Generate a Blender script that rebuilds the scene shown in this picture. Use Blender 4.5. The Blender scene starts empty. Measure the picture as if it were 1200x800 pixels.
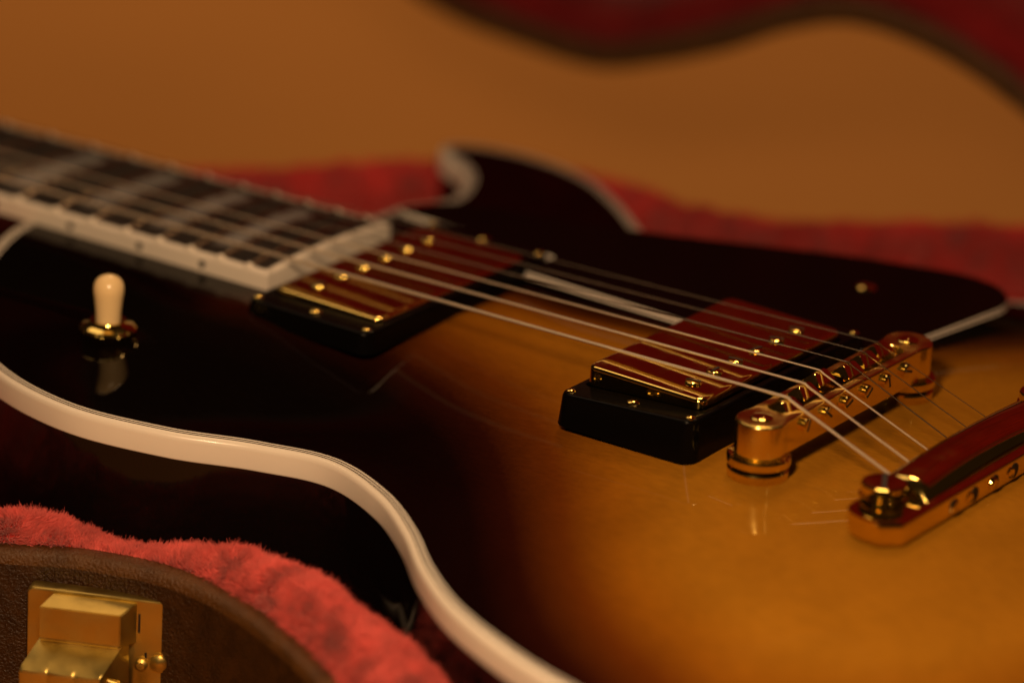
import bpy, bmesh, math, random
import numpy as np
from mathutils import Vector, Matrix, noise
from mathutils.geometry import delaunay_2d_cdt
random.seed(7); rng = np.random.default_rng(7)
S = 0.001                                   # the scene is written in millimetres
C = bpy.context.scene.collection
sc = bpy.context.scene

# ------------------------------------------------------------------ camera
CAM = (519.71, -914.39, 434.657); YAW, PIT, ROL = 0.5982158, -0.3762381, 0.0595691
cy, sy, cp, sp = math.cos(YAW), math.sin(YAW), math.cos(PIT), math.sin(PIT)
fw = Vector((-sy*cp, cy*cp, sp)); r0 = Vector((cy, sy, 0)); u0 = r0.cross(fw)
rt = math.cos(ROL)*r0 + math.sin(ROL)*u0; up = -math.sin(ROL)*r0 + math.cos(ROL)*u0
cam = bpy.data.cameras.new('camera'); co = bpy.data.objects.new('camera', cam); C.objects.link(co)
M = Matrix((rt, up, -fw)).transposed().to_4x4(); M.translation = Vector(CAM)*S
co.matrix_world = M
cam.sensor_width = 36; cam.lens = 5000.5/1200*36; cam.clip_start = 0.05; cam.clip_end = 60
cam.dof.use_dof = True; cam.dof.focus_distance = 1.128; cam.dof.aperture_fstop = 4.6; cam.dof.aperture_blades = 0
sc.camera = co

# ------------------------------------------------------------------ light
w = bpy.data.worlds.new('World'); sc.world = w; w.use_nodes = True
bg = w.node_tree.nodes['Background']; bg.inputs[0].default_value = (1.0, 0.5, 0.2, 1); bg.inputs[1].default_value = 0.012
def area(name, pos, target, size, power, col):
    l = bpy.data.lights.new(name, 'AREA'); l.shape = 'DISK'; l.size = size*S; l.energy = power; l.color = col
    o = bpy.data.objects.new(name, l); C.objects.link(o); o.location = Vector(pos)*S
    o.rotation_euler = (Vector(target)-Vector(pos)).to_track_quat('-Z', 'Y').to_euler(); return o
def bulb(name, pos, rad, power, col):
    l = bpy.data.lights.new(name, 'POINT'); l.shadow_soft_size = rad*S; l.energy = power; l.color = col
    o = bpy.data.objects.new(name, l); C.objects.link(o); o.location = Vector(pos)*S
WARM = (1.0, 0.63, 0.335)
area('key_lamp', (120, -430, 330), (-20, -40, 0), 80, 2.6, WARM)
rl = area('floor_fill', (-700, 1150, 1700), (-640, 520, -128), 420, 4.2, (1.0, 0.60, 0.29)); rl.data.spread = math.radians(95)  # unseen light added to brighten the floor behind, fading to the right
area('string_fill', (-960, 240, 1340), (-120, -40, 0), 880, 2.4, (1.0, 0.66, 0.40))  # unseen broad fill, added for string highlights and the binding
bulb('shelf_bulb', (1150, -420, 560), 14, 0.9, WARM)
bulb('shelf_bulb', (1010, -300, 640), 14, 0.7, WARM)
sc.view_settings.view_transform = 'Standard'; sc.view_settings.look = 'None'
sc.view_settings.exposure = 0.08; sc.view_settings.gamma = 1.0
sc.cycles.use_denoising = True; sc.cycles.denoiser = 'OPENIMAGEDENOISE'
sc.cycles.sample_clamp_indirect = 3.0
sc.cycles.caustics_reflective = False; sc.cycles.caustics_refractive = False

# ------------------------------------------------------------------ materials
def mat(name, col, rough=0.5, metal=0.0, coat=0.0, bump=None, spec=0.5, sheen=0.0, vary=None, coat_rough=0.03):
    m = bpy.data.materials.new(name); m.use_nodes = True; nt = m.node_tree; b = nt.nodes['Principled BSDF']
    b.inputs['Base Color'].default_value = (*col, 1); b.inputs['Roughness'].default_value = rough
    b.inputs['Metallic'].default_value = metal; b.inputs['Coat Weight'].default_value = coat
    b.inputs['Coat Roughness'].default_value = coat_rough
    b.inputs['Specular IOR Level'].default_value = spec; b.inputs['Sheen Weight'].default_value = sheen
    tc = nt.nodes.new('ShaderNodeTexCoord')
    if bump:
        n = nt.nodes.new('ShaderNodeTexNoise'); n.inputs['Scale'].default_value = bump[0]; n.inputs['Detail'].default_value = 5
        nt.links.new(tc.outputs['Object'], n.inputs['Vector'])
        k = nt.nodes.new('ShaderNodeBump'); k.inputs['Strength'].default_value = bump[1]; k.inputs['Distance'].default_value = bump[2]*S
        nt.links.new(n.outputs['Fac'], k.inputs['Height']); nt.links.new(k.outputs[0], b.inputs['Normal'])
    if vary:                                # (scale, darker factor, lighter factor)
        n = nt.nodes.new('ShaderNodeTexNoise'); n.inputs['Scale'].default_value = vary[0]; n.inputs['Detail'].default_value = 6
        nt.links.new(tc.outputs['Object'], n.inputs['Vector'])
        r = nt.nodes.new('ShaderNodeValToRGB'); r.color_ramp.elements[0].position = .3; r.color_ramp.elements[1].position = .7
        r.color_ramp.elements[0].color = (*[c*vary[1] for c in col], 1); r.color_ramp.elements[1].color = (*[min(1, c*vary[2]) for c in col], 1)
        nt.links.new(n.outputs['Fac'], r.inputs[0]); nt.links.new(r.outputs[0], b.inputs['Base Color'])
    return m
GOLD = mat('gold_plate', (0.88, 0.66, 0.19), 0.045, 1.0, vary=(90, .92, 1.05))
GOLD2 = mat('gold_plate_satin', (0.95, 0.71, 0.20), 0.22, 1.0, bump=(900, .08, .05))
BRASS = mat('brushed_brass', (0.60, 0.45, 0.13), 0.42, 1.0, bump=(1400, .12, .05), vary=(60, .85, 1.1))
BLACKL = mat('black_lacquer', (0.004, 0.0022, 0.002), 0.5, coat=.7, spec=0.0, coat_rough=.07)
BLACKP = mat('black_plastic', (0.003, 0.0025, 0.002), 0.10, spec=0.07)
BLACKR = mat('black_ring_plastic', (0.002, 0.0016, 0.0013), 0.24, spec=0.08)
WHITE = mat('ivory_binding', (0.76, 0.69, 0.60), 0.32, coat=.25, vary=(35, .95, 1.03))
CREAM = mat('cream_plastic', (0.86, 0.64, 0.33), 0.22, spec=.5)
PLY = mat('white_ply', (0.74, 0.68, 0.60), 0.4)
EBONY = mat('ebony', (0.009, 0.005, 0.004), 0.45, spec=.2, bump=(300, .1, .1), vary=(60, .6, 1.6))
PEARL = mat('pearl_block', (0.24, 0.235, 0.235), 0.18, vary=(70, .6, 1.3), coat=.4)
FRET = mat('fret_wire', (0.30, 0.24, 0.17), 0.2, 1.0)
STEEL = mat('plain_string', (0.36, 0.30, 0.22), 0.26, 1.0)
WOUND = mat('wound_string', (0.82, 0.70, 0.55), 0.42, 1.0)
LEATHER = mat('brown_leatherette', (0.036, 0.013, 0.0026), 0.34, spec=.36, bump=(1250, 1.0, 0.9), vary=(180, .6, 1.35))
RIMM = mat('case_rim', (0.080, 0.031, 0.006), 0.36, spec=.4, bump=(1250, 1.0, 0.9), vary=(120, .7, 1.3))
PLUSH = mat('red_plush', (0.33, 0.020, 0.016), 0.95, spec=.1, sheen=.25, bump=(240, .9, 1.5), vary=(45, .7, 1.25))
PLUSH_SHADE = mat('red_plush_shaded', (0.17, 0.008, 0.010), 0.95, spec=.1, sheen=.15, bump=(240, .9, 1.5), vary=(40, .7, 1.25))  # same plush as the case, darkened: the lid's shade is in the colour
FIBRE = mat('red_pile', (0.74, 0.115, 0.100), 0.75, spec=.2, sheen=.25, vary=(150, .72, 1.16))
FIBRE2 = mat('red_pile_far', (0.60, 0.040, 0.038), 0.8, spec=.1, sheen=.2, vary=(24, .6, 1.2))
DARK = mat('dark_slot', (0.006, 0.003, 0.002), .6)
FLOORM = mat('tan_floor', (0.45, 0.200, 0.048), 0.8, spec=.15, bump=(60, .2, .5), vary=(3.5, .93, 1.05))
MAHOG = mat('neck_black', (0.006, 0.003, 0.002), .25, coat=.6)

def rough_vary(m, scale, lo, hi):         # handling marks: gloss that comes and goes
    nt = m.node_tree; b = nt.nodes['Principled BSDF']; tc = nt.nodes.new('ShaderNodeTexCoord')
    n = nt.nodes.new('ShaderNodeTexNoise'); n.inputs['Scale'].default_value = scale; n.inputs['Detail'].default_value = 6
    r = nt.nodes.new('ShaderNodeMapRange'); r.inputs[1].default_value = .35; r.inputs[2].default_value = .7; r.inputs[3].default_value = lo; r.inputs[4].default_value = hi
    nt.links.new(tc.outputs['Object'], n.inputs['Vector']); nt.links.new(n.outputs['Fac'], r.inputs[0]); nt.links.new(r.outputs[0], b.inputs['Roughness'])
rough_vary(GOLD, 160, .03, .13); rough_vary(BRASS, 130, .30, .50); rough_vary(GOLD2, 140, .12, .28)
def winding(m):                            # the fine wrap of a wound string
    nt = m.node_tree; b = nt.nodes['Principled BSDF']; tc = nt.nodes.new('ShaderNodeTexCoord')
    wv = nt.nodes.new('ShaderNodeTexWave'); wv.bands_direction = 'X'; wv.inputs['Scale'].default_value = 628
    k = nt.nodes.new('ShaderNodeBump'); k.inputs['Strength'].default_value = 1.0; k.inputs['Distance'].default_value = .08*S
    nt.links.new(tc.outputs['Object'], wv.inputs['Vector']); nt.links.new(wv.outputs['Fac'], k.inputs['Height']); nt.links.new(k.outputs[0], b.inputs['Normal'])
winding(WOUND)
# sunburst: the paint of the maple top, by the distance from the body's edge
def sunburst():
    m = bpy.data.materials.new('sunburst_maple'); m.use_nodes = True; nt = m.node_tree; L = nt.links; b = nt.nodes['Principled BSDF']
    N = nt.nodes.new
    at = N('ShaderNodeAttribute'); at.attribute_name = 'burst'
    tc = N('ShaderNodeTexCoord')
    sp_ = N('ShaderNodeTexNoise'); sp_.inputs['Scale'].default_value = 900; sp_.inputs['Detail'].default_value = 2
    L.new(tc.outputs['Object'], sp_.inputs['Vector'])
    ma = N('ShaderNodeMath'); ma.operation = 'MULTIPLY_ADD'; ma.inputs[1].default_value = .05; ma.inputs[2].default_value = -.025
    L.new(sp_.outputs['Fac'], ma.inputs[0])
    ad = N('ShaderNodeMath'); ad.operation = 'ADD'; L.new(at.outputs['Fac'], ad.inputs[0]); L.new(ma.outputs[0], ad.inputs[1])
    cr = N('ShaderNodeValToRGB'); e = cr.color_ramp.elements
    e[0].position = 0.0; e[0].color = (0.0022, 0.0012, 0.001, 1)
    e[1].position = 1.0; e[1].color = (0.355, 0.146, 0.010, 1)
    for p_, c_ in ((.16, (0.004, .0016, .0012, 1)), (.32, (.022, .0045, .002, 1)), (.52, (.11, .027, .0025, 1)), (.72, (.255, .088, .005, 1))):
        x = e.new(p_); x.color = c_
    L.new(ad.outputs[0], cr.inputs[0])
    # maple figure: soft cross-grain flame and fine long grain
    mp = N('ShaderNodeMapping'); mp.inputs['Scale'].default_value = (26, 18, 18); L.new(tc.outputs['Object'], mp.inputs[0])
    n1 = N('ShaderNodeTexNoise'); n1.inputs['Scale'].default_value = 1.0; n1.inputs['Detail'].default_value = 4; L.new(mp.outputs[0], n1.inputs['Vector'])
    mp2 = N('ShaderNodeMapping'); mp2.inputs['Scale'].default_value = (260, 1100, 260); L.new(tc.outputs['Object'], mp2.inputs[0])
    n2 = N('ShaderNodeTexNoise'); n2.inputs['Scale'].default_value = 1.0; n2.inputs['Detail'].default_value = 3; L.new(mp2.outputs[0], n2.inputs['Vector'])
    r1 = N('ShaderNodeMapRange'); r1.inputs[1].default_value = .3; r1.inputs[2].default_value = .7; r1.inputs[3].default_value = .82; r1.inputs[4].default_value = 1.09; L.new(n1.outputs['Fac'], r1.inputs[0])
    r2 = N('ShaderNodeMapRange'); r2.inputs[1].default_value = .3; r2.inputs[2].default_value = .7; r2.inputs[3].default_value = .88; r2.inputs[4].default_value = 1.10; L.new(n2.outputs['Fac'], r2.inputs[0])
    mu = N('ShaderNodeMath'); mu.operation = 'MULTIPLY'; L.new(r1.outputs[0], mu.inputs[0]); L.new(r2.outputs[0], mu.inputs[1])
    vm = N('ShaderNodeVectorMath'); vm.operation = 'SCALE'; L.new(cr.outputs[0], vm.inputs[0]); L.new(mu.outputs[0], vm.inputs['Scale'])
    L.new(vm.outputs[0], b.inputs['Base Color'])
    b.inputs['Roughness'].default_value = .6; b.inputs['Specular IOR Level'].default_value = 0.0
    b.inputs['Coat Weight'].default_value = .55; b.inputs['Coat Roughness'].default_value = .018
    return m
BURST = sunburst()

# ------------------------------------------------------------------ helpers
def tag(o, label=None, cat=None, group=None, kind=None):
    for k, v in (('label', label), ('category', cat), ('group', group), ('kind', kind)):
        if v: o[k] = v
    return o
def empty(name, loc=(0, 0, 0)):
    o = bpy.data.objects.new(name, None); o.empty_display_size = .02; o.location = Vector(loc)*S; C.objects.link(o); return o
def finish(bm, name, m, parent=None, smooth=True, angle=35, loc=None):
    bmesh.ops.remove_doubles(bm, verts=bm.verts, dist=1e-4)
    bmesh.ops.recalc_face_normals(bm, faces=bm.faces)
    bmesh.ops.scale(bm, vec=(S, S, S), verts=bm.verts)
    me = bpy.data.meshes.new(name); bm.to_mesh(me); bm.free()
    return link(me, name, m, parent, smooth, angle, loc)
def link(me, name, m, parent=None, smooth=True, angle=35, loc=None):
    if m is not None and not me.materials: me.materials.append(m)
    if smooth:
        for p_ in me.polygons: p_.use_smooth = True
        me.set_sharp_from_angle(angle=math.radians(angle))
    o = bpy.data.objects.new(name, me); C.objects.link(o)
    if smooth and angle < 100 and len(me.polygons) < 9000:
        wn = o.modifiers.new('weighted_normal', 'WEIGHTED_NORMAL'); wn.keep_sharp = True
    if parent: o.parent = parent
    if loc is not None: o.location = Vector(loc)*S
    return o
def copy_to(o, loc, rot=None):
    c = o.copy(); C.objects.link(c); c.location = Vector(loc)*S
    if rot is not None: c.rotation_euler = rot
    for ch in list(o.children):
        d = ch.copy(); C.objects.link(d); d.parent = c
    return c
def loft(bm, rings, closed=True, cap0=True, cap1=True):
    V = [[bm.verts.new(p_) for p_ in r_] for r_ in rings]
    for a, b in zip(V, V[1:]):
        n = len(a)
        for i in range(n if closed else n-1):
            j = (i+1) % n
            try: bm.faces.new((a[i], a[j], b[j], b[i]))
            except ValueError: pass
    if cap0: bm.faces.new(V[0][::-1])
    if cap1: bm.faces.new(V[-1])
    return V
def rrect(hx, hy, r, n=6, cx=0, cy_=0):
    P = []
    for (sx, sy_, a0) in ((1, 1, 0), (-1, 1, 90), (-1, -1, 180), (1, -1, 270)):
        for k in range(n+1):
            a = math.radians(a0+90*k/n); P.append((cx+sx*(hx-r)+r*math.cos(a), cy_+sy_*(hy-r)+r*math.sin(a)))
    return P
def circ(r, n=32, cx=0, cy_=0):
    return [(cx+r*math.cos(2*math.pi*k/n), cy_+r*math.sin(2*math.pi*k/n)) for k in range(n)]
def lathe(bm, prof, n=40, cx=0, cy_=0):
    rings = [[(cx+r_*math.cos(2*math.pi*k/n), cy_+r_*math.sin(2*math.pi*k/n), z) for k in range(n)] for r_, z in prof]
    loft(bm, rings)
def tube(bm, pts, rad, n=10):
    pts = [Vector(p_) for p_ in pts]; rings = []
    for i, p_ in enumerate(pts):
        t = (pts[min(i+1, len(pts)-1)]-pts[max(i-1, 0)]).normalized()
        a = t.cross(Vector((0, 0, 1)) if abs(t.z) < .9 else Vector((1, 0, 0))).normalized(); b = t.cross(a)
        rr = rad[i] if isinstance(rad, (list, tuple)) else rad
        rings.append([p_+rr*(math.cos(2*math.pi*k/n)*a+math.sin(2*math.pi*k/n)*b) for k in range(n)])
    loft(bm, rings)
def box(bm, c, h, bev=0.0, mat4=None, seg=2):
    g = bmesh.ops.create_cube(bm, size=1.0)
    vs = g['verts']
    bmesh.ops.scale(bm, vec=(2*h[0], 2*h[1], 2*h[2]), verts=vs); bmesh.ops.translate(bm, vec=c, verts=vs)
    if bev:
        es = list({e for v in vs for e in v.link_edges})
        g2 = bmesh.ops.bevel(bm, geom=es, offset=bev, segments=seg, affect='EDGES', profile=.5)
        vs = list({v for f in g2['faces'] for v in f.verts} | {v for v in vs if v.is_valid})
    return vs
def catmull(P, n, closed=True):
    P = np.array(P, float); m = len(P); out = []
    T = range(m if closed else m-1)
    for i in T:
        if closed: p0, p1, p2, p3 = P[(i-1) % m], P[i], P[(i+1) % m], P[(i+2) % m]
        else: p0, p1, p2, p3 = P[max(i-1, 0)], P[i], P[i+1], P[min(i+2, m-1)]
        # centripetal
        d = [max(np.linalg.norm(b-a), 1e-6)**.5 for a, b in ((p0, p1), (p1, p2), (p2, p3))]
        m1 = (p1-p0)/d[0]-(p2-p0)/(d[0]+d[1])+(p2-p1)/d[1]; m2 = (p2-p1)/d[1]-(p3-p1)/(d[1]+d[2])+(p3-p2)/d[2]
        if np.linalg.norm(p1-p0) < 1e-9: m1 = (p2-p1)/d[1]
        if np.linalg.norm(p3-p2) < 1e-9: m2 = (p2-p1)/d[1]
        m1 = m1*d[1]; m2 = m2*d[1]
        for t in np.linspace(0, 1, 24, endpoint=False):
            out.append((2*t**3-3*t*t+1)*p1+(t**3-2*t*t+t)*m1+(-2*t**3+3*t*t)*p2+(t**3-t*t)*m2)
    if not closed: out.append(P[-1])
    out = np.array(out)
    q = np.vstack([out, out[:1]]) if closed else out
    s = np.r_[0, np.cumsum(np.linalg.norm(np.diff(q, axis=0), axis=1))]
    t = np.linspace(0, s[-1], n, endpoint=not closed)
    return np.stack([np.interp(t, s, q[:, k]) for k in range(q.shape[1])], 1)
def normals2(P):
    t = np.roll(P, -1, 0)-np.roll(P, 1, 0); t /= np.linalg.norm(t, axis=1)[:, None]
    return np.stack([t[:, 1], -t[:, 0]], 1)          # outward for a counter-clockwise outline
def smooth01(t):
    t = np.clip(t, 0, 1); return t*t*(3-2*t)
def dist_to(poly, Q):
    A = poly; B = np.roll(poly, -1, 0); d = B-A; L2 = (d**2).sum(1)
    out = np.full(len(Q), 1e9)
    for i in range(0, len(Q), 2000):
        q = Q[i:i+2000, None, :]; t = np.clip(((q-A)*d).sum(2)/L2, 0, 1)
        out[i:i+2000] = np.sqrt(((q-A-t[..., None]*d)**2).sum(2)).min(1)
    return out
def inside(poly, Q):
    x, y = Q[:, 0], Q[:, 1]; c = np.zeros(len(Q), bool); j = len(poly)-1
    for i in range(len(poly)):
        xi, yi = poly[i]; xj, yj = poly[j]
        c ^= ((yi > y) != (yj > y)) & (x < (xj-xi)*(y-yi)/(yj-yi+1e-12)+xi); j = i
    return c

# ------------------------------------------------------------------ setting: the surface the case lies on
bm = bmesh.new()
for x, y in ((-9000, -6000), (6000, -6000), (6000, 9000), (-9000, 9000)): bm.verts.new((x, y, -128))
bm.faces.new(bm.verts)
tag(finish(bm, 'floor', FLOORM, smooth=False), kind='structure')

# ------------------------------------------------------------------ the guitar
G = tag(empty('electric_guitar'), 'sunburst electric guitar with gold hardware and white binding lying in the open case', 'guitar')
BODY = catmull([(-259, -20), (-258, -34), (-252, -55), (-239, -78), (-220, -97), (-198, -109.4), (-178, -115), (-161, -115.6), (-139, -107.4), (-118.5, -95.2),
    (-99, -90), (-77, -97.6), (-58, -111), (-41, -126.5), (-23, -139.6), (-1, -150), (20, -157), (55, -163), (90, -156), (122, -132), (145, -92), (155, -45), (157, 0),
    (155, 45), (145, 92), (122, 132), (90, 156), (55, 163), (20, 160), (-10, 151), (-40, 133), (-70, 114), (-100, 104), (-118, 104), (-131, 110), (-150, 123.5), (-170, 134.5),
    (-190, 139), (-205, 138), (-216, 134), (-221, 128), (-218, 122), (-209, 117), (-200, 110), (-193, 99), (-190, 89), (-192.5, 81), (-196, 74), (-197, 62), (-199, 45), (-204, 27), (-220, 10), (-245, -8)], 640)
NB = normals2(BODY)
ZE, ZB = -9.0, -57.0
def ztop(x, y, d):
    ze = ZE+4.0*smooth01((-x-110)/60.0)                                # the rim sits higher round the upper bouts
    kx = smooth01((-x-90)/76.0); zc = kx*(8.35+.030*(x+168)-5.25)      # and the middle rises to meet the fretboard
    P = smooth01(d/92.0); q = smooth01((-x-135)/33.0)*np.where(y < 0, smooth01((68-np.abs(y))/36.0), smooth01((36-y)/10.0))
    return ze+(zc-ze)*(P+q-P*q)
def strip(o0, o1, z0, z1):
    """ring of faces between two inward offsets of the body's outline"""
    b = bmesh.new(); n = len(BODY)
    A = [b.verts.new((*(BODY[i]-NB[i]*o0), z0 if np.isscalar(z0) else z0[i])) for i in range(n)]
    B = [b.verts.new((*(BODY[i]-NB[i]*o1), z1 if np.isscalar(z1) else z1[i])) for i in range(n)]
    for i in range(n): b.faces.new((A[i], A[(i+1) % n], B[(i+1) % n], B[i]))
    return b
def band(name, prof, m, parent):
    b = bmesh.new(); n = len(BODY); R = []
    for o_, z in prof:
        P = BODY-NB*o_
        d = dist_to(BODY, P) if o_ > 2 else np.full(n, max(o_, 0))
        dz = ztop(P[:, 0], P[:, 1], d)-ZE if z > -20 else np.zeros(n)
        R.append([(P[i, 0], P[i, 1], z+dz[i]) for i in range(n)])
    loft(b, R, cap0=False, cap1=False)
    return finish(b, name, m, parent, angle=60)
# carved top
INN = BODY-NB*3.5
gx, gy = np.meshgrid(np.arange(-262, 160, 4.0), np.arange(-166, 168, 4.0))
Q = np.stack([gx.ravel()+(gy.ravel() % 8)*.25, gy.ravel()], 1)
dQ = dist_to(BODY, Q); Q = Q[inside(BODY, Q) & (dQ > 5.6)]
allp = np.vstack([INN, Q]); nI = len(INN)
v2, ed, fc, *_ = delaunay_2d_cdt([Vector(p_) for p_ in allp], [(i, (i+1) % nI) for i in range(nI)], [list(range(nI))], 1, 1e-4)
v2 = np.array([tuple(v) for v in v2]); dv = dist_to(BODY, v2); zz = ztop(v2[:, 0], v2[:, 1], dv)
me = bpy.data.meshes.new('body_top'); me.from_pydata([(x*S, y*S, z*S) for (x, y), z in zip(v2, zz)], [], fc); me.update()
a = me.attributes.new('burst', 'FLOAT', 'POINT')
# the sprayed edge is wider at the waist and neck end than round the lower bout
half = np.maximum(9, 21.5-(v2[:, 0]-18)*.34)+18*smooth01(v2[:, 1]/40)
bu = .47+(dv-half)/82
nz = np.array([noise.noise(Vector((x*.018, y*.018, 3.1))) for x, y in v2])
bu = np.clip(bu+.05*nz, 0, 1)
a.data.foreach_set('value', bu.astype(np.float32))
top = link(me, 'body_top', BURST, G, True, 60)
# binding, its thin plies, the sides and the back
band('binding', [(0.2, ZE-7.2), (-.25, ZE-6.6), (-.3, ZE-1.6), (-.1, ZE-.7), (.3, ZE-.2), (.9, ZE), (1.55, ZE)], WHITE, G)
for o0, o1, m_, nm in ((1.55, 2.0, BLACKP, 'black_purfling'), (2.0, 2.5, PLY, 'white_purfling'), (2.5, 2.95, BLACKP, 'black_purfling'), (2.95, 3.55, PLY, 'white_purfling')):
    band(nm, [(o0, ZE), (o1, ZE)], m_, G)
band('body_side', [(.25, ZE-7.2), (.25, -30), (.35, -50), (.6, -54)], BLACKL, G)
band('back_binding', [(.5, -54), (.3, -54.4), (.6, -58.5), (1.6, -60)], WHITE, G)
b = bmesh.new(); b.faces.new([b.verts.new((*(BODY[i]-NB[i]*1.6), -60)) for i in range(len(BODY))][::-1])
finish(b, 'body_back', BLACKL, G)

# ---- neck and fretboard
ZF, XF, SLF = 8.35, -168.0, 0.030
def fb_half(x): return 28.5+(XF-x)*-.0155
def fb_edge(x): return ZF+SLF*(x-XF)
def fb_z(x, y):
    h = fb_half(x); return fb_edge(x)+(h*h-y*y)/(2*305.0)
xs = np.linspace(XF-2.2, -628, 40)
b = bmesh.new(); rings = []
for x in xs:
    h = fb_half(x)-2.0; ys = np.linspace(-h, h, 13)
    rings.append([(x, y, fb_z(x, y)) for y in ys]+[(x, h, fb_edge(x)-5.2), (x, -h, fb_edge(x)-5.2)])
loft(b, rings); fretb = finish(b, 'fretboard', EBONY, G, angle=40)
# white edging round the fretboard (three sides)
b = bmesh.new()
for s in (-1, 1):
    R = []
    for x in np.linspace(XF, -628, 40):
        h = fb_half(x); zt = fb_edge(x)
        R.append([(x, s*(h-2.0), fb_z(x, h-2.0)+.02), (x, s*(h-.6), zt+.12), (x, s*(h-.1), zt-.35), (x, s*h, zt-1), (x, s*h, zt-5.2), (x, s*(h-2), zt-5.2)])
    loft(b, R)
R = []
for y in np.linspace(-fb_half(XF)+2.0, fb_half(XF)-2.0, 13):
    z = fb_z(XF, y); R.append([(XF-2.2, y, z+.02), (XF-.5, y, z), (XF, y, z-.5), (XF, y, fb_edge(XF)-5.2), (XF-2.2, y, fb_edge(XF)-5.2)])
loft(b, R); finish(b, 'fretboard_binding', WHITE, G, angle=50)
fx = [-628*2**(-n/12) for n in range(1, 23)]
for n, x in enumerate(fx, 1):
    h = fb_half(x)-1.9; b = bmesh.new(); R = []
    for y in np.linspace(-h, h, 9):
        z = fb_z(x, y)
        R.append([(x+1.0*math.cos(t), y, z-.1+.85*math.sin(t)) for t in np.linspace(0, math.pi, 7)])
    loft(b, R); fr = finish(b, 'fret', FRET, fretb)
    for s in (-1, 1):                                   # the binding rises into a nib at each fret end
        b = bmesh.new(); hh = fb_half(x)-.9; z = fb_z(x, hh)
        loft(b, [[(x+1.5*math.cos(t), s*(hh+q), z-.2+k*math.sin(t)) for t in np.linspace(0, math.pi, 7)] for q, k in ((-1.1, 1.15), (.45, .95), (.8, .35))])
        finish(b, 'fret_nib', WHITE, fretb)
xn = {0: -628.0, **{i+1: v for i, v in enumerate(fx)}}
for n in (1, 3, 5, 7, 9, 12, 15, 17, 19, 21):
    xa, xb = xn[n-1], xn[n]; cx_, hw = (xa+xb)/2, (xb-xa)/2*.6; hh = fb_half(cx_)*.70; b = bmesh.new()
    R = [[(cx_+sx*hw, y, fb_z(cx_+sx*hw, y)+dz) for sx, dz in ((-1, .05), (1, .05), (1, -.4), (-1, -.4))] for y in np.linspace(-hh, hh, 9)]
    loft(b, R); finish(b, 'block_inlay', PEARL, fretb)
    for dx in ((-3.5, 3.5) if n == 12 else (0,)):
        b = bmesh.new(); h = fb_half(cx_); tube(b, [(cx_+dx, -h-.04, fb_edge(cx_)-2.8), (cx_+dx, -h+.6, fb_edge(cx_)-2.8)], 1.15, 14)
        finish(b, 'side_dot', BLACKP, fretb)
b = bmesh.new(); R = []
for x in list(np.linspace(-178, -262, 6))+list(np.linspace(-275, -628, 20)):
    h = fb_half(x)-.1; z = fb_edge(x)-5.2; dp = 30 if x > -255 else 17+8*smooth01((x+300)/45.0)
    R.append([(x, h*math.cos(t), z-dp*abs(math.sin(t))**.75) for t in np.linspace(0, -math.pi, 17)])
loft(b, R); finish(b, 'neck', MAHOG, G)
b = bmesh.new()
P = [(-632, -24), (-650, -38), (-800, -43), (-815, -25), (-808, 0), (-815, 25), (-800, 43), (-650, 38), (-632, 24)]
loft(b, [[(x, y, -24+.22*(x+632)) for x, y in P], [(x, y, -9+.22*(x+632)) for x, y in P]]); finish(b, 'headstock', BLACKL, G)
b = bmesh.new(); box(b, (-630.5, 0, -4.5), (2.2, 21.5, 3.4), .6); finish(b, 'nut', WHITE, G)

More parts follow.
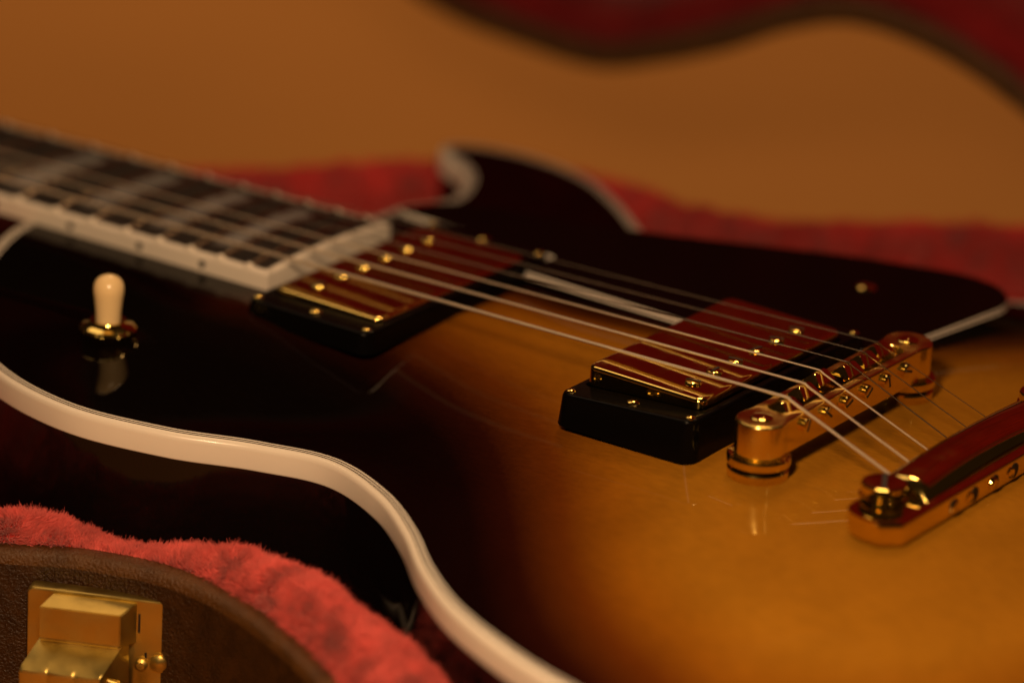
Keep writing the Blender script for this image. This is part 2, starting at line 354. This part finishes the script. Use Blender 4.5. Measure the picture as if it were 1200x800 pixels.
# ---- pickups
def make_pickup(xc, base, ring_lo, ring_hi, ztop_, pole_dir, slope_base=0.0):
    p_ = empty('pickup', (xc, 0, base)); p_.parent = G
    tn = lambda x: ring_lo+(ring_hi-ring_lo)*(x+22)/44.0       # ring height rises towards the bridge
    b = bmesh.new(); R = []
    for hx, hy, r_, k, dz in ((22, 44.6, 4.2, 0, -.6), (21.9, 44.5, 4.2, .0, 0), (21.3, 43.9, 3.9, 1, -.9), (21.0, 43.6, 3.7, 1, -.3), (20.4, 43.0, 3.4, 1, 0), (18.9, 35.3, 2.0, 1, 0), (18.9, 35.3, 2.0, 1, -3)):
        R.append([(x, y, (tn(x) if k else 0)+dz) for x, y in rrect(hx, hy, r_, 6)])
    loft(b, R); finish(b, 'mounting_ring', BLACKR, p_, angle=50)
    b = bmesh.new(); R = []; zt = ztop_-base
    for ins, z in ((0, 1.0), (0, zt-1.0), (.08, zt-.65), (.28, zt-.34), (.6, zt-.12), (1.0, zt-.02), (1.6, zt)):
        R.append([(x, y, z) for x, y in rrect(18.4-ins, 34.9-ins, max(2.6-ins*.4, 1), 6)])
    loft(b, R); finish(b, 'pickup_cover', GOLD, p_, angle=45)
    b = bmesh.new(); lathe(b, [(2.35, -1), (2.35, .25), (2.2, .5), (1.7, .72), (.0001, .8)], 20)
    b.faces.ensure_lookup_table()
    sc0 = finish(b, 'pole_screw', GOLD, p_, loc=(pole_dir*9.5, -25.75, zt))
    b = bmesh.new(); box(b, (0, 0, .78), (.32, 2.0, .08)); sl = finish(b, 'slot', DARK, None, smooth=False)
    # slots would be a fourth level: they are joined into the screw's own mesh
    sm = sl.data; bb = bmesh.new(); bb.from_mesh(sc0.data); nf = len(bb.faces); bb.from_mesh(sm); bb.faces.ensure_lookup_table()
    for f in bb.faces[nf:]: f.material_index = 1
    bb.to_mesh(sc0.data); bb.free(); sc0.data.materials.append(DARK); bpy.data.objects.remove(sl)
    for i in range(6):
        c = sc0 if i == 0 else copy_to(sc0, (0, 0, 0))
        c.location = Vector((pole_dir*9.5, -25.75+10.3*i, zt))*S; c.rotation_euler = (0, 0, random.uniform(-1.5, 1.5))
    h0 = None
    for (x, y) in ((-18.8, -41), (18.8, -41), (-18.8, 41), (18.8, 41), (0, -39.6), (0, 39.6)):
        r_ = 1.9 if x == 0 else 1.35
        if h0 is None:
            b = bmesh.new(); lathe(b, [(1, -.6), (1, .12), (.85, .3), (.45, .44), (.0001, .48)], 18); h0 = finish(b, 'ring_screw', GOLD, p_); c = h0
        else: c = copy_to(h0, (0, 0, 0))
        c.location = Vector((x, y, tn(x)))*S; c.scale = (r_, r_, r_*.9)
    return p_
make_pickup(-142.6, 1.6, 5.0, 5.6, 8.2, -1)
make_pickup(-36.9, 0.0, 8.2, 11.8, 14.3, 1)

# ---- pickguard, three plies with a bevel
GP = [(-120.3, 29.2), (-59.6, 29.2), (-59.4, 45.4), (-14.2, 45.4), (-12.6, 47.5), (-9.8, 64), (-5.6, 94), (-4.6, 101), (-6, 107), (-10.5, 112.5), (-18, 116), (-28, 116), (-57.6, 106.6), (-87, 92.7), (-112, 81), (-135, 71.5), (-155, 66), (-168, 61.5), (-173, 56), (-178, 46.4), (-174, 45.0), (-120.6, 45.0)]
def rounded(P, r=2.0, n=5):
    out = []; m = len(P)
    for i in range(m):
        p0, p1, p2 = (np.array(P[k % m], float) for k in (i-1, i, i+1))
        a, c = p0-p1, p2-p1; la, lc = np.linalg.norm(a), np.linalg.norm(c); rr = min(r, la*.45, lc*.45)
        s, e = p1+a/la*rr, p1+c/lc*rr
        for t in np.linspace(0, 1, n): out.append((1-t)**2*s+2*t*(1-t)*p1+t*t*e)
    return np.array(out)
GPR = rounded(GP, 1.0); far = rounded(GP, 9.0)
GPR = np.array([far[i] if 6*5 <= i < 17*5 else GPR[i] for i in range(len(GPR))])
if ((GPR[:, 0]*np.roll(GPR[:, 1], -1)-np.roll(GPR[:, 0], -1)*GPR[:, 1]).sum()) < 0: GPR = GPR[::-1]
NG = normals2(GPR)
guard = None
for nm, m_, pr in (('pickguard', BLACKP, ((0.55, 4.9), (0.5, 5.9), (0.15, 6.1), (-.15, 6.1))), ('white_ply', PLY, ((1.2, 5.25), (1.15, 5.35), (.55, 5.85), (.0, 5.85))), ('black_ply', BLACKP, ((1.8, 4.8), (1.8, 4.9), (1.1, 5.29), (0, 5.29))), ('white_ply', PLY, ((2.4, 4.35), (2.4, 4.45), (1.7, 4.84), (0, 4.84)))):
    b = bmesh.new(); k_ = .28
    loft(b, [[(*(GPR[i]+NG[i]*(o_-.6)*k_), z) for i in range(len(GPR))] for o_, z in pr])
    o = finish(b, nm, m_, guard or G, angle=30)
    if guard is None: guard = o
b = bmesh.new(); lathe(b, [(2.9, -1), (2.9, .25), (2.5, .7), (1.5, 1.05), (.0001, 1.15)], 24); finish(b, 'pickguard_screw', GOLD, guard, loc=(-41, 86.2, 6.1))

# ---- bridge
BR = empty('bridge', (1, 0, 0)); BR.parent = G
ZT, ZBB = 15.9, 6.2
def stadium(hx, hl, n=18):
    q = .42 if hx > 5 else 0.0; hm = hx-.75 if hx > 5 else hx; yb = hl-hx*.62 if hx > 5 else hl-.01
    return [(hm, yb)]+[(hx*math.cos(t), hl+hx*math.sin(t)) for t in np.linspace(-q, math.pi+q, n)]+[(-hm, yb), (-hm, -yb)]+[(hx*math.cos(t), -hl+hx*math.sin(t)) for t in np.linspace(math.pi-q, 2*math.pi+q, n)]+[(hm, -yb)]
b = bmesh.new(); R = []
for hx, hl, z in ((6.4, 37, ZBB), (6.8, 37, ZBB+.5), (6.8, 37, ZT-.7), (6.6, 37, ZT-.25), (6.2, 37, ZT), (3.7, 27.5, ZT), (3.5, 27.5, ZT-.3), (3.4, 27.5, ZT-5)):
    R.append([(x, y, z) for x, y in stadium(hx, hl)])
loft(b, R); finish(b, 'bridge_body', GOLD2, BR, angle=40)
sys_ = [-25.5+10.2*i for i in range(6)]
sx_ = [1.2, 0, -1.6, 1.2, 0, -1.6]
camber = lambda y: (25.5**2-y*y)/(2*305.0)
# saddle: a ridged block with sloping flanks and a string notch
b = bmesh.new()
def prism(b, base, top):
    loft(b, [base, top])
loft(b, [[(-2.9, -4.1, -4), (2.9, -4.1, -4), (2.9, 4.1, -4), (-2.9, 4.1, -4)], [(-2.9, -4.1, -1.4), (2.9, -4.1, -1.4), (2.9, 4.1, -1.4), (-2.9, 4.1, -1.4)],
         [(-.45, -2.9, 1.0), (.45, -2.9, 1.0), (.45, 2.9, 1.0), (-.45, 2.9, 1.0)]])
bmesh.ops.bevel(b, geom=list(b.edges), offset=.16, segments=2, affect='EDGES')
sad0 = finish(b, 'saddle', GOLD, BR, angle=15)
b = bmesh.new(); tube(b, [(-5.2, 0, 0), (5.6, 0, 0)], .95, 12); tube(b, [(5.3, 0, 0), (7.1, 0, 0), (7.55, 0, 0)], [2.0, 2.0, 1.3], 20)
b.faces.ensure_lookup_table(); scr0 = finish(b, 'saddle_screw', GOLD, BR)
bb = bmesh.new(); bb.from_mesh(scr0.data); nf = len(bb.faces); g = bmesh.ops.create_cube(bb, size=1.0)
bmesh.ops.scale(bb, vec=(.0003, .0032, .0006), verts=g['verts']); bmesh.ops.translate(bb, vec=(.00748, 0, 0), verts=g['verts'])
bb.faces.ensure_lookup_table()
for f in bb.faces[nf:]: f.material_index = 1
bb.to_mesh(scr0.data); bb.free(); scr0.data.materials.append(DARK)
for i in range(6):
    s = sad0 if i == 0 else copy_to(sad0, (0, 0, 0)); s.location = Vector((sx_[i]-1, sys_[i], 16.6+camber(sys_[i])))*S
    if i >= 3: s.rotation_euler = (0, 0, math.pi)
    s = scr0 if i == 0 else copy_to(scr0, (0, 0, 0)); s.location = Vector((0, sys_[i], 12.3))*S; s.rotation_euler = (random.uniform(0, 3), 0, 0)
b = bmesh.new(); lathe(b, [(8.0, 3.5), (8.45, 3.9), (8.45, 5.7), (8.0, 6.15), (5, 6.18), (5, 3.3)], 48); tw = finish(b, 'thumbwheel', GOLD, BR, loc=(0, -37, 0)); copy_to(tw, (0, 37, 0))
b = bmesh.new(); lathe(b, [(7.6, -.5), (8.1, .2), (8.1, 2.2), (7.7, 2.7), (5.5, 2.8), (5.2, 3.0), (5.2, 4)], 40); tw = finish(b, 'bushing', GOLD, BR, loc=(0, -37, 0)); copy_to(tw, (0, 37, 0))
b = bmesh.new(); lathe(b, [(3.0, ZT-1), (3.0, ZT+.15), (2.6, ZT+.45), (1.2, ZT+.5), (.0001, ZT+.1)], 28); tw = finish(b, 'post_top', GOLD, BR, loc=(0, -37, 0)); copy_to(tw, (0, 37, 0))

# ---- tailpiece
TP = empty('tailpiece', (40.7, 0, 0)); TP.parent = G
X0 = -40.7
def tp_sec(y):
    a = abs(y)
    # plan of the end lug
    t = max(0.0, (a-48.5)/8.0); t = min(t, 1.0)
    xf = 36.0+8.5*(1-math.sqrt(max(0, 1-t*t))); xr = 53.4-(4.4*max(0, (a-52)/4.5) if a > 52 else 0)
    k = float(math.sqrt(max(0, 1-(1-min(1, max(0, (36.2-a)/3.2)))**2)))                       # 0 on the lug, 1 on the bar
    crown = 10.6+2.0*(1-(a/36.0)**2) if a < 36 else 10.6
    P = [(xr, .9), (xr, 1.2), (xr, 5.4), (xr-.35, 6.3), (xr-1.2, 6.7), (xr-2.2, 6.8)]
    top0 = 6.8; n = 9; xa = xr-2.6; xb = xf
    for j in range(n):
        u = j/(n-1); ang = math.pi*(1-u)                     # from the tail side over the top to the front
        xx = (xa+xb)/2-(xa-xb)/2*math.cos(ang)
        zz_ = top0+k*(crown-top0)*math.sin(ang)**.75 if k else top0
        if 0 < u < .25: zz_ = top0+k*(zz_-top0)*.8
        P.append((xx, zz_-(.5 if j == n-1 and not k else 0)))
    P += [(xf+.1, 3.0), (xf+.6, 1.2), (xf+1.4, .9)]
    return [(x+X0, y, z) for x, z in P]
ysl = [-56.5, -56, -55, -53.5, -52, -50, -47, -42, -37.2]+[-36.3, -36.15, -36, -35.8, -35.5, -35.1, -34.6, -34, -33.4]+list(np.linspace(-32.8, 32.8, 41))+[33.4, 34, 34.6, 35.1, 35.5, 35.8, 36, 36.15, 36.3]+[37.2, 42, 47, 50, 52, 53.5, 55, 56, 56.5]
b = bmesh.new(); loft(b, [tp_sec(y) for y in ysl]); finish(b, 'tailpiece_bar', GOLD, TP, angle=32)
b = bmesh.new(); lathe(b, [(6.4, -.3), (6.7, .2), (6.7, .85), (5.2, .9), (5.2, 6.9), (6.3, 7.0), (6.35, 7.7), (5.5, 7.95), (5.4, 8.15), (5.8, 8.4), (5.95, 8.7), (5.95, 10.5), (5.6, 10.95), (4.8, 11.15), (.0001, 11.15)], 48)
nf = len(b.faces); box(b, (0, 0, 11.1), (.6, 5.2, .12)); b.faces.ensure_lookup_table()
for f in b.faces[nf:]: f.material_index = 1
st = finish(b, 'stud', GOLD, TP, loc=(0, -41, 0)); st.data.materials.append(DARK); st.rotation_euler = (0, 0, .5); c = copy_to(st, (0, 41, 0))
hy = [-26.5+10.4*i for i in range(6)]
b = bmesh.new(); tube(b, [(52.5+X0, 0, 0), (53.55+X0, 0, 0)], 2.1, 20); h0 = finish(b, 'string_hole', DARK, TP)
b = bmesh.new(); t = [(1.25*math.cos(k*.3491), 1.25*math.sin(k*.3491)) for k in range(19)]
tube(b, [(53.6+X0, y, z) for y, z in t], .62, 8); tube(b, [(51.5+X0, -.3, 0), (54.3+X0, -.3, 0)], .8, 10); e0 = finish(b, 'ball_end', GOLD, TP)
for i in range(6):
    c = h0 if i == 0 else copy_to(h0, (0, 0, 0)); c.location = Vector((0, hy[i], 3.3))*S
    c = e0 if i == 0 else copy_to(e0, (0, 0, 0)); c.location = Vector((0, hy[i]+.6, 3.2))*S; c.rotation_euler = (random.uniform(-.8, .8), 0, random.uniform(-.3, .3))

# ---- strings
dia = [.92, .71, .52, .38, .30, .24]
for i in range(6):
    y0 = sys_[i]; y1 = y0*35/51.0; r_ = dia[i]/2
    zs = 17.65+camber(y0)+r_; xsad = sx_[i]
    ze = fb_z(-628, y1)+1.6
    b = bmesh.new()
    pts = [(36.5, y0*1.0, 4.8), (xsad+1.3, y0, zs-.62), (xsad+.6, y0, zs-.15), (xsad, y0, zs), (xsad-.8, y0, zs+.01)]
    zfe = fb_z(XF, y0*.91)+3.55-.12*i
    for q in np.linspace(.02, 1, 12): pts.append((xsad-.8+(-628-xsad)*q, y0+(y1-y0)*q, zs+(zfe-zs)/(-XF)*(628*q)))
    tube(b, pts, r_, 10)
    finish(b, 'string', WOUND if i < 3 else STEEL, G)

# ---- toggle switch
SW = empty('toggle_switch', (-187, -75, -3.0)); SW.parent = G
zsw = float(ztop(np.array([-187.]), np.array([-75.]), dist_to(BODY, np.array([[-187., -75.]])))[0]); SW.location = Vector((-187, -75, zsw))*S
b = bmesh.new(); R = []
for rr, z in ((6.6, -1.5), (7.0, .3), (7.7, 2.2), (7.8, 2.8), (7.2, 3.6), (5.9, 4.2), (5.2, 4.7), (4.9, 5.3), (4.1, 5.3), (3.9, 3.4)):
    R.append([((rr+(.14 if k % 2 else -.14)*(rr > 7))*math.cos(2*math.pi*k/72), (rr+(.14 if k % 2 else -.14)*(rr > 7))*math.sin(2*math.pi*k/72), z) for k in range(72)])
loft(b, R); finish(b, 'switch_nut', GOLD, SW, angle=30)
b = bmesh.new(); lathe(b, [(2.8, 3.0), (3.3, 4.0), (3.5, 5.0), (3.6, 8), (4.05, 12), (4.3, 13.8), (4.2, 15.2), (3.75, 16.5), (2.85, 17.5), (1.5, 18.2), (.0001, 18.4)], 36); finish(b, 'switch_tip', CREAM, SW)

# ------------------------------------------------------------------ the case
CASE = tag(empty('guitar_case', (0, 0, -110)), 'open brown guitar case with red plush lining and brass latch under the guitar', 'guitar case')
OUT = catmull([(-760, -72), (-600, -68), (-420, -66), (-335, -76), (-290, -100), (-258, -128), (-230, -146), (-205, -156), (-182, -157), (-160, -149), (-142, -139), (-117, -132.5), (-97, -134.5), (-70, -144), (-45, -157), (-15, -176), (20, -193), (65, -201),
    (110, -191), (150, -162), (182, -115), (197, -60), (200, 0), (198, 60), (184, 125), (155, 178), (115, 212), (65, 228), (10, 233), (-40, 228), (-72, 214), (-104, 192), (-128, 175), (-152, 169), (-181, 173), (-206, 167), (-236, 150), (-260, 129), (-292, 92), (-335, 76), (-420, 68), (-600, 70), (-760, 74), (-775, 0)], 900)
NO = normals2(OUT)
def tilt(y): return -33.5+.046*(y+135)          # the rim's height: the case sits a little higher at its far side
def crest(x, y):
    if y < -80: return -2.2+8.5*float(smooth01((x+128)/42.0))+2.6*noise.noise(Vector((x*.03, y*.03, 0)))+1.3*noise.noise(Vector((x*.07, y*.07, 7.)))-4.0*math.exp(-((x+137)/8.0)**2)+2.6*math.exp(-((x+163)/14.0)**2)
    n1 = noise.noise(Vector((x*.022, y*.022, 0))); n2 = noise.noise(Vector((x*.06, y*.06, 7.)))
    return 2.8*n1+1.3*n2
def case_part(name, prof, m_, parent, wave=0.0, bottom=False, angle=40):
    b = bmesh.new(); R = []
    for o_, z, k in prof:                         # k: 1 = height follows the rim, 0 = absolute
        R.append([(OUT[i, 0]-NO[i, 0]*o_, OUT[i, 1]-NO[i, 1]*o_, (tilt(OUT[i, 1]) if k else 0)+z) for i in range(len(OUT))])
    loft(b, R, cap0=False, cap1=bottom)
    return b
b = case_part('case_shell', [(3, -122, 0), (0.6, -119, 0), (0, -112, 0), (0, -3.2, 1)], LEATHER, CASE); finish(b, 'case_shell', LEATHER, CASE, angle=50)
b = case_part('case_rim', [(0, -3.2, 1), (.15, -1.4, 1), (1.0, -.3, 1), (2.4, .1, 1), (5.2, .1, 1), (7.2, -.2, 1), (7.6, -3, 1)], RIMM, CASE); finish(b, 'case_rim', RIMM, CASE, angle=60)
# lining: lumpy rolled plush edge and the wall below it
prof = [(6.6, -.4, .0), (7.4, .6, .3), (9.6, 1.6, .6), (12.5, 2.0, 1), (15.5, 1.6, 1), (18.5, .4, 1), (21.5, -1.8, 1), (24, -4.5, .8), (26.2, -7, .5), (27.6, -12, .3), (28.6, -20, .2), (29.5, -34, 0), (31, -62, 0)]
NL = len(OUT); LV = np.zeros((len(prof), NL, 3))
for j, (o_, z, k) in enumerate(prof):
    for i in range(NL):
        x, y = OUT[i]; nx, ny = NO[i]; c_ = crest(x, y)
        oo = o_+k*1.6*noise.noise(Vector((x*.03, y*.03, 11.)))
        oo += 4.0*float(smooth01((o_-7)/12.0))*float(smooth01((x+75)/55.0))*(y < -80)
        px, py = x-nx*oo, y-ny*oo
        lump = 1.3*noise.noise(Vector((px*.09, py*.09, z*.09+3)))+.6*noise.noise(Vector((px*.21, py*.21, z*.2)))
        LV[j, i] = (px, py, tilt(y)+z+k*(c_+lump))
b = bmesh.new(); loft(b, [LV[j] for j in range(len(prof))], cap0=False, cap1=True)
lin = finish(b, 'plush_lining', PLUSH, CASE, angle=180)
# pile: short fibres standing on the rolled edge
def make_pile(sel, per, name, parent, length=2.6, rad=.075, seed=1, m_=None):
    g_ = np.random.default_rng(seed); J, I = sel
    A, B_, C_, D = LV[J, I], LV[J, (I+1) % NL], LV[J+1, (I+1) % NL], LV[J+1, I]
    nrm = np.cross(C_-A, D-B_); ar = np.linalg.norm(nrm, axis=1)/2; nrm /= np.linalg.norm(nrm, axis=1)[:, None]
    flip = (nrm[:, 2] < 0) & (J < 8); nrm[flip] *= -1
    cnt = g_.poisson(ar*per); idx = np.repeat(np.arange(len(A)), cnt); n = len(idx)
    u, v = g_.random((n, 1)), g_.random((n, 1))
    P = (1-u)*(1-v)*A[idx]+u*(1-v)*B_[idx]+u*v*C_[idx]+(1-u)*v*D[idx]; N_ = nrm[idx]
    # the pile lies over in patches
    f1 = np.array([[noise.noise(Vector((p_[0]*.11, p_[1]*.11, 1.))), noise.noise(Vector((p_[0]*.11, p_[1]*.11, 5.))), 0] for p_ in P])
    f2 = np.array([[noise.noise(Vector((p_[0]*.5, p_[1]*.5, p_[2]*.5))), noise.noise(Vector((p_[0]*.5, p_[1]*.5, p_[2]*.5+9.))), 0] for p_ in P])
    d = N_+f1*1.1+f2*.9+g_.normal(0, .22, (n, 3)); d /= np.linalg.norm(d, axis=1)[:, None]
    Ln = length*(.6+.7*g_.random((n, 1)))*(1+.5*f2[:, :1])
    P1 = P+d*Ln*.5; P2 = P+d*Ln+(f1*.5+g_.normal(0, .18, (n, 3)))*Ln*.5
    pts = np.stack([P, P1, P2], 1).reshape(-1, 3)*S
    cu = bpy.data.hair_curves.new(name); cu.add_curves([3]*n)
    cu.attributes['position'].data.foreach_set('vector', pts.astype(np.float32).ravel())
    ra = cu.attributes.get('radius') or cu.attributes.new('radius', 'FLOAT', 'POINT')
    ra.data.foreach_set('value', np.tile(np.array([rad, rad*.8, rad*.25])*S, n).astype(np.float32))
    cu.materials.append(m_ or FIBRE)
    o = bpy.data.objects.new(name, cu); C.objects.link(o); o.parent = parent; o['kind'] = 'stuff'
    return o, n
ii = np.arange(NL); JJ, II = np.meshgrid(np.arange(0, 9), ii, indexing='ij'); JJ, II = JJ.ravel(), II.ravel()
near = (OUT[II, 1] < -90) & (OUT[II, 0] > -215) & (OUT[II, 0] < 30)
pile, npile = make_pile((JJ[near], II[near]), 13.0, 'plush_pile', CASE, seed=1)
pile.matrix_parent_inverse = Matrix()
farm = (OUT[II, 1] > 60) & (OUT[II, 0] > -330) & (OUT[II, 0] < 60)
pile2, n2_ = make_pile((JJ[farm], II[farm]), 3.0, 'plush_pile', CASE, length=3.0, rad=.16, seed=2, m_=FIBRE2)
for o in CASE.children: o.location.z += .110                    # the case's origin is at its base

# lid, standing open behind the case on its hinges
LID = empty('case_lid', (-60, 275, -36)); LID.parent = CASE; LID.location.z += .110
LO = catmull([(-760, 118), (-560, 116), (-470, 108), (-425, 80), (-385, 40), (-345, 9), (-311, -3.5), (-282, -7), (-246, -8), (-222, -1), (-195, 10), (-170, 23), (-147, 30), (-115, 27), (-82, 15), (-40, -10), (0, -27), (50, -30), (100, -8), (150, 45), (182, 118),
    (192, 200), (182, 275), (150, 342), (92, 400), (20, 415), (-60, 382), (-140, 350), (-205, 366), (-280, 366), (-340, 338), (-400, 292), (-470, 262), (-560, 258), (-760, 258)], 420)
NLo = normals2(LO)
def lid_part(prof, cap=False):
    b = bmesh.new()
    loft(b, [[(LO[i, 0]-NLo[i, 0]*o_, y, LO[i, 1]-NLo[i, 1]*o_) for i in range(len(LO))] for o_, y in prof], cap0=False, cap1=cap); return b
def lid_fin(b, nm, m_):
    bmesh.ops.translate(b, vec=(60, -275, 30), verts=b.verts); return finish(b, nm, m_, LID, angle=50)
lid_fin(lid_part([(0, 251), (0, 312), (4, 318), (10, 319)], True), 'lid_shell', LEATHER)
lid_fin(lid_part([(0, 251), (.6, 250), (2, 249.6), (7.5, 249.6), (9, 251)]), 'lid_rim', RIMM)
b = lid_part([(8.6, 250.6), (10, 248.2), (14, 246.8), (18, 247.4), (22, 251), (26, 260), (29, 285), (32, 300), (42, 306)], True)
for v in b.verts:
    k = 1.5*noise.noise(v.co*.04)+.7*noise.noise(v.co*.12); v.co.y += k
lid_fin(b, 'lid_lining', PLUSH_SHADE)

for hx in (-20, 60):
    b = bmesh.new(); tube(b, [(hx-16, 243, -24), (hx+16, 243, -24)], 3.2, 14); box(b, (hx, 238.5, -31), (14, 1.0, 8), .4); box(b, (hx, 247.5, -22), (14, 1.0, 9), .4)
    h = finish(b, 'hinge', BRASS, CASE); h.location.z += .110
# latch: brass plate, housing and ribbed lever on the case's near wall
LA = Vector((-151.0, -147.6, -41.0)); lu = Vector((.895, .446, 0)).normalized(); ln = Vector((lu.y, -lu.x, 0)); lv = Vector((0, 0, -1))
LM = Matrix((lu*1.05, lv*1.05, ln)).transposed().to_4x4(); LM.translation = LA
LT = empty('latch', (0, 0, 110)); LT.parent = CASE; LT.location = (0, 0, .110)
def latch_part(b, nm, m_, parent=None, angle=30):
    b.transform(LM); return finish(b, nm, m_, parent or LT, angle=angle)
b = bmesh.new(); R = []
for ins, z in ((0, -3), (0, .6), (.25, 1.1), (.7, 1.3)):
    R.append([(x+18.4, y+17, z) for x, y in rrect(18.4-ins, 17-ins, 1.6, 5)])
loft(b, R); latch_part(b, 'latch_plate', BRASS)
def quadprism(b, A, B):
    loft(b, [A, B])
b = bmesh.new()     # housing with sloping sides
quadprism(b, [(6.8, .9, 1), (28.2, .9, 1), (28.2, 12, 1), (6.8, 12, 1)], [(4.9, 1.9, 8.2), (25.4, 1.9, 8.2), (25.4, 10.5, 8.2), (4.9, 10.5, 8.2)])
bmesh.ops.bevel(b, geom=list(b.edges), offset=.22, segments=2, affect='EDGES'); latch_part(b, 'latch_housing', BRASS)
b = bmesh.new()     # lever: rises outwards, then turns down with ribs
prof = [(10.8, 4.0), (10.8, 7.2), (15.2, 14.6), (16.0, 15.4), (17.0, 15.7), (27, 15.2), (34, 9), (34, 3.5)]
rib = []
for u in np.linspace(3.4, 24.2, 60):
    k = .55*abs(math.sin((u-3.4)/20.8*math.pi*3.0))**.5
    rib.append([(u+1.6-.36*(n_-7), v, n_+(k*1.5 if 15.8 < v < 30 else 0)) for v, n_ in prof])
loft(b, rib); latch_part(b, 'latch_lever', BRASS, angle=40)
b = bmesh.new(); tube(b, [(5.2, 10.65, 7.5), (25.0, 10.65, 7.5)], .6, 14); latch_part(b, 'hinge_pin', BRASS)
b = bmesh.new(); lathe(b, [(1.2, 1.0), (1.2, 1.42), (.0001, 1.42)], 16, 4.4, 14.2); latch_part(b, 'pin_hole', DARK)
b = bmesh.new(); box(b, (28.75, 6.5, 1.36), (.28, 2.6, .08)); box(b, (30.6, 16.0, 1.36), (.3, 1.7, .08)); latch_part(b, 'slot', DARK)
b = bmesh.new(); tube(b, [(23.6, 17.6, 13.2), (26.0, 18.6, 12.6), (27.6, 21, 10.8), (28.2, 24, 8.8), (28.2, 30, 6)], [.7, 1.1, 1.2, 1.2, 1.1], 12); latch_part(b, 'spring_wire', BRASS)
for (u, v, n0_, r_) in ((34.0, 16.6, 1.2, 2.3), (29.6, 17.6, 1.2, 1.7)):
    b = bmesh.new(); lathe(b, [(r_+.5, n0_-.5), (r_+.45, n0_+.3), (r_, n0_+.35), (r_*.95, n0_+.9), (r_*.6, n0_+1.45), (.0001, n0_+1.6)], 24, u, v); latch_part(b, 'rivet', BRASS)
print('fibres', npile, n2_)
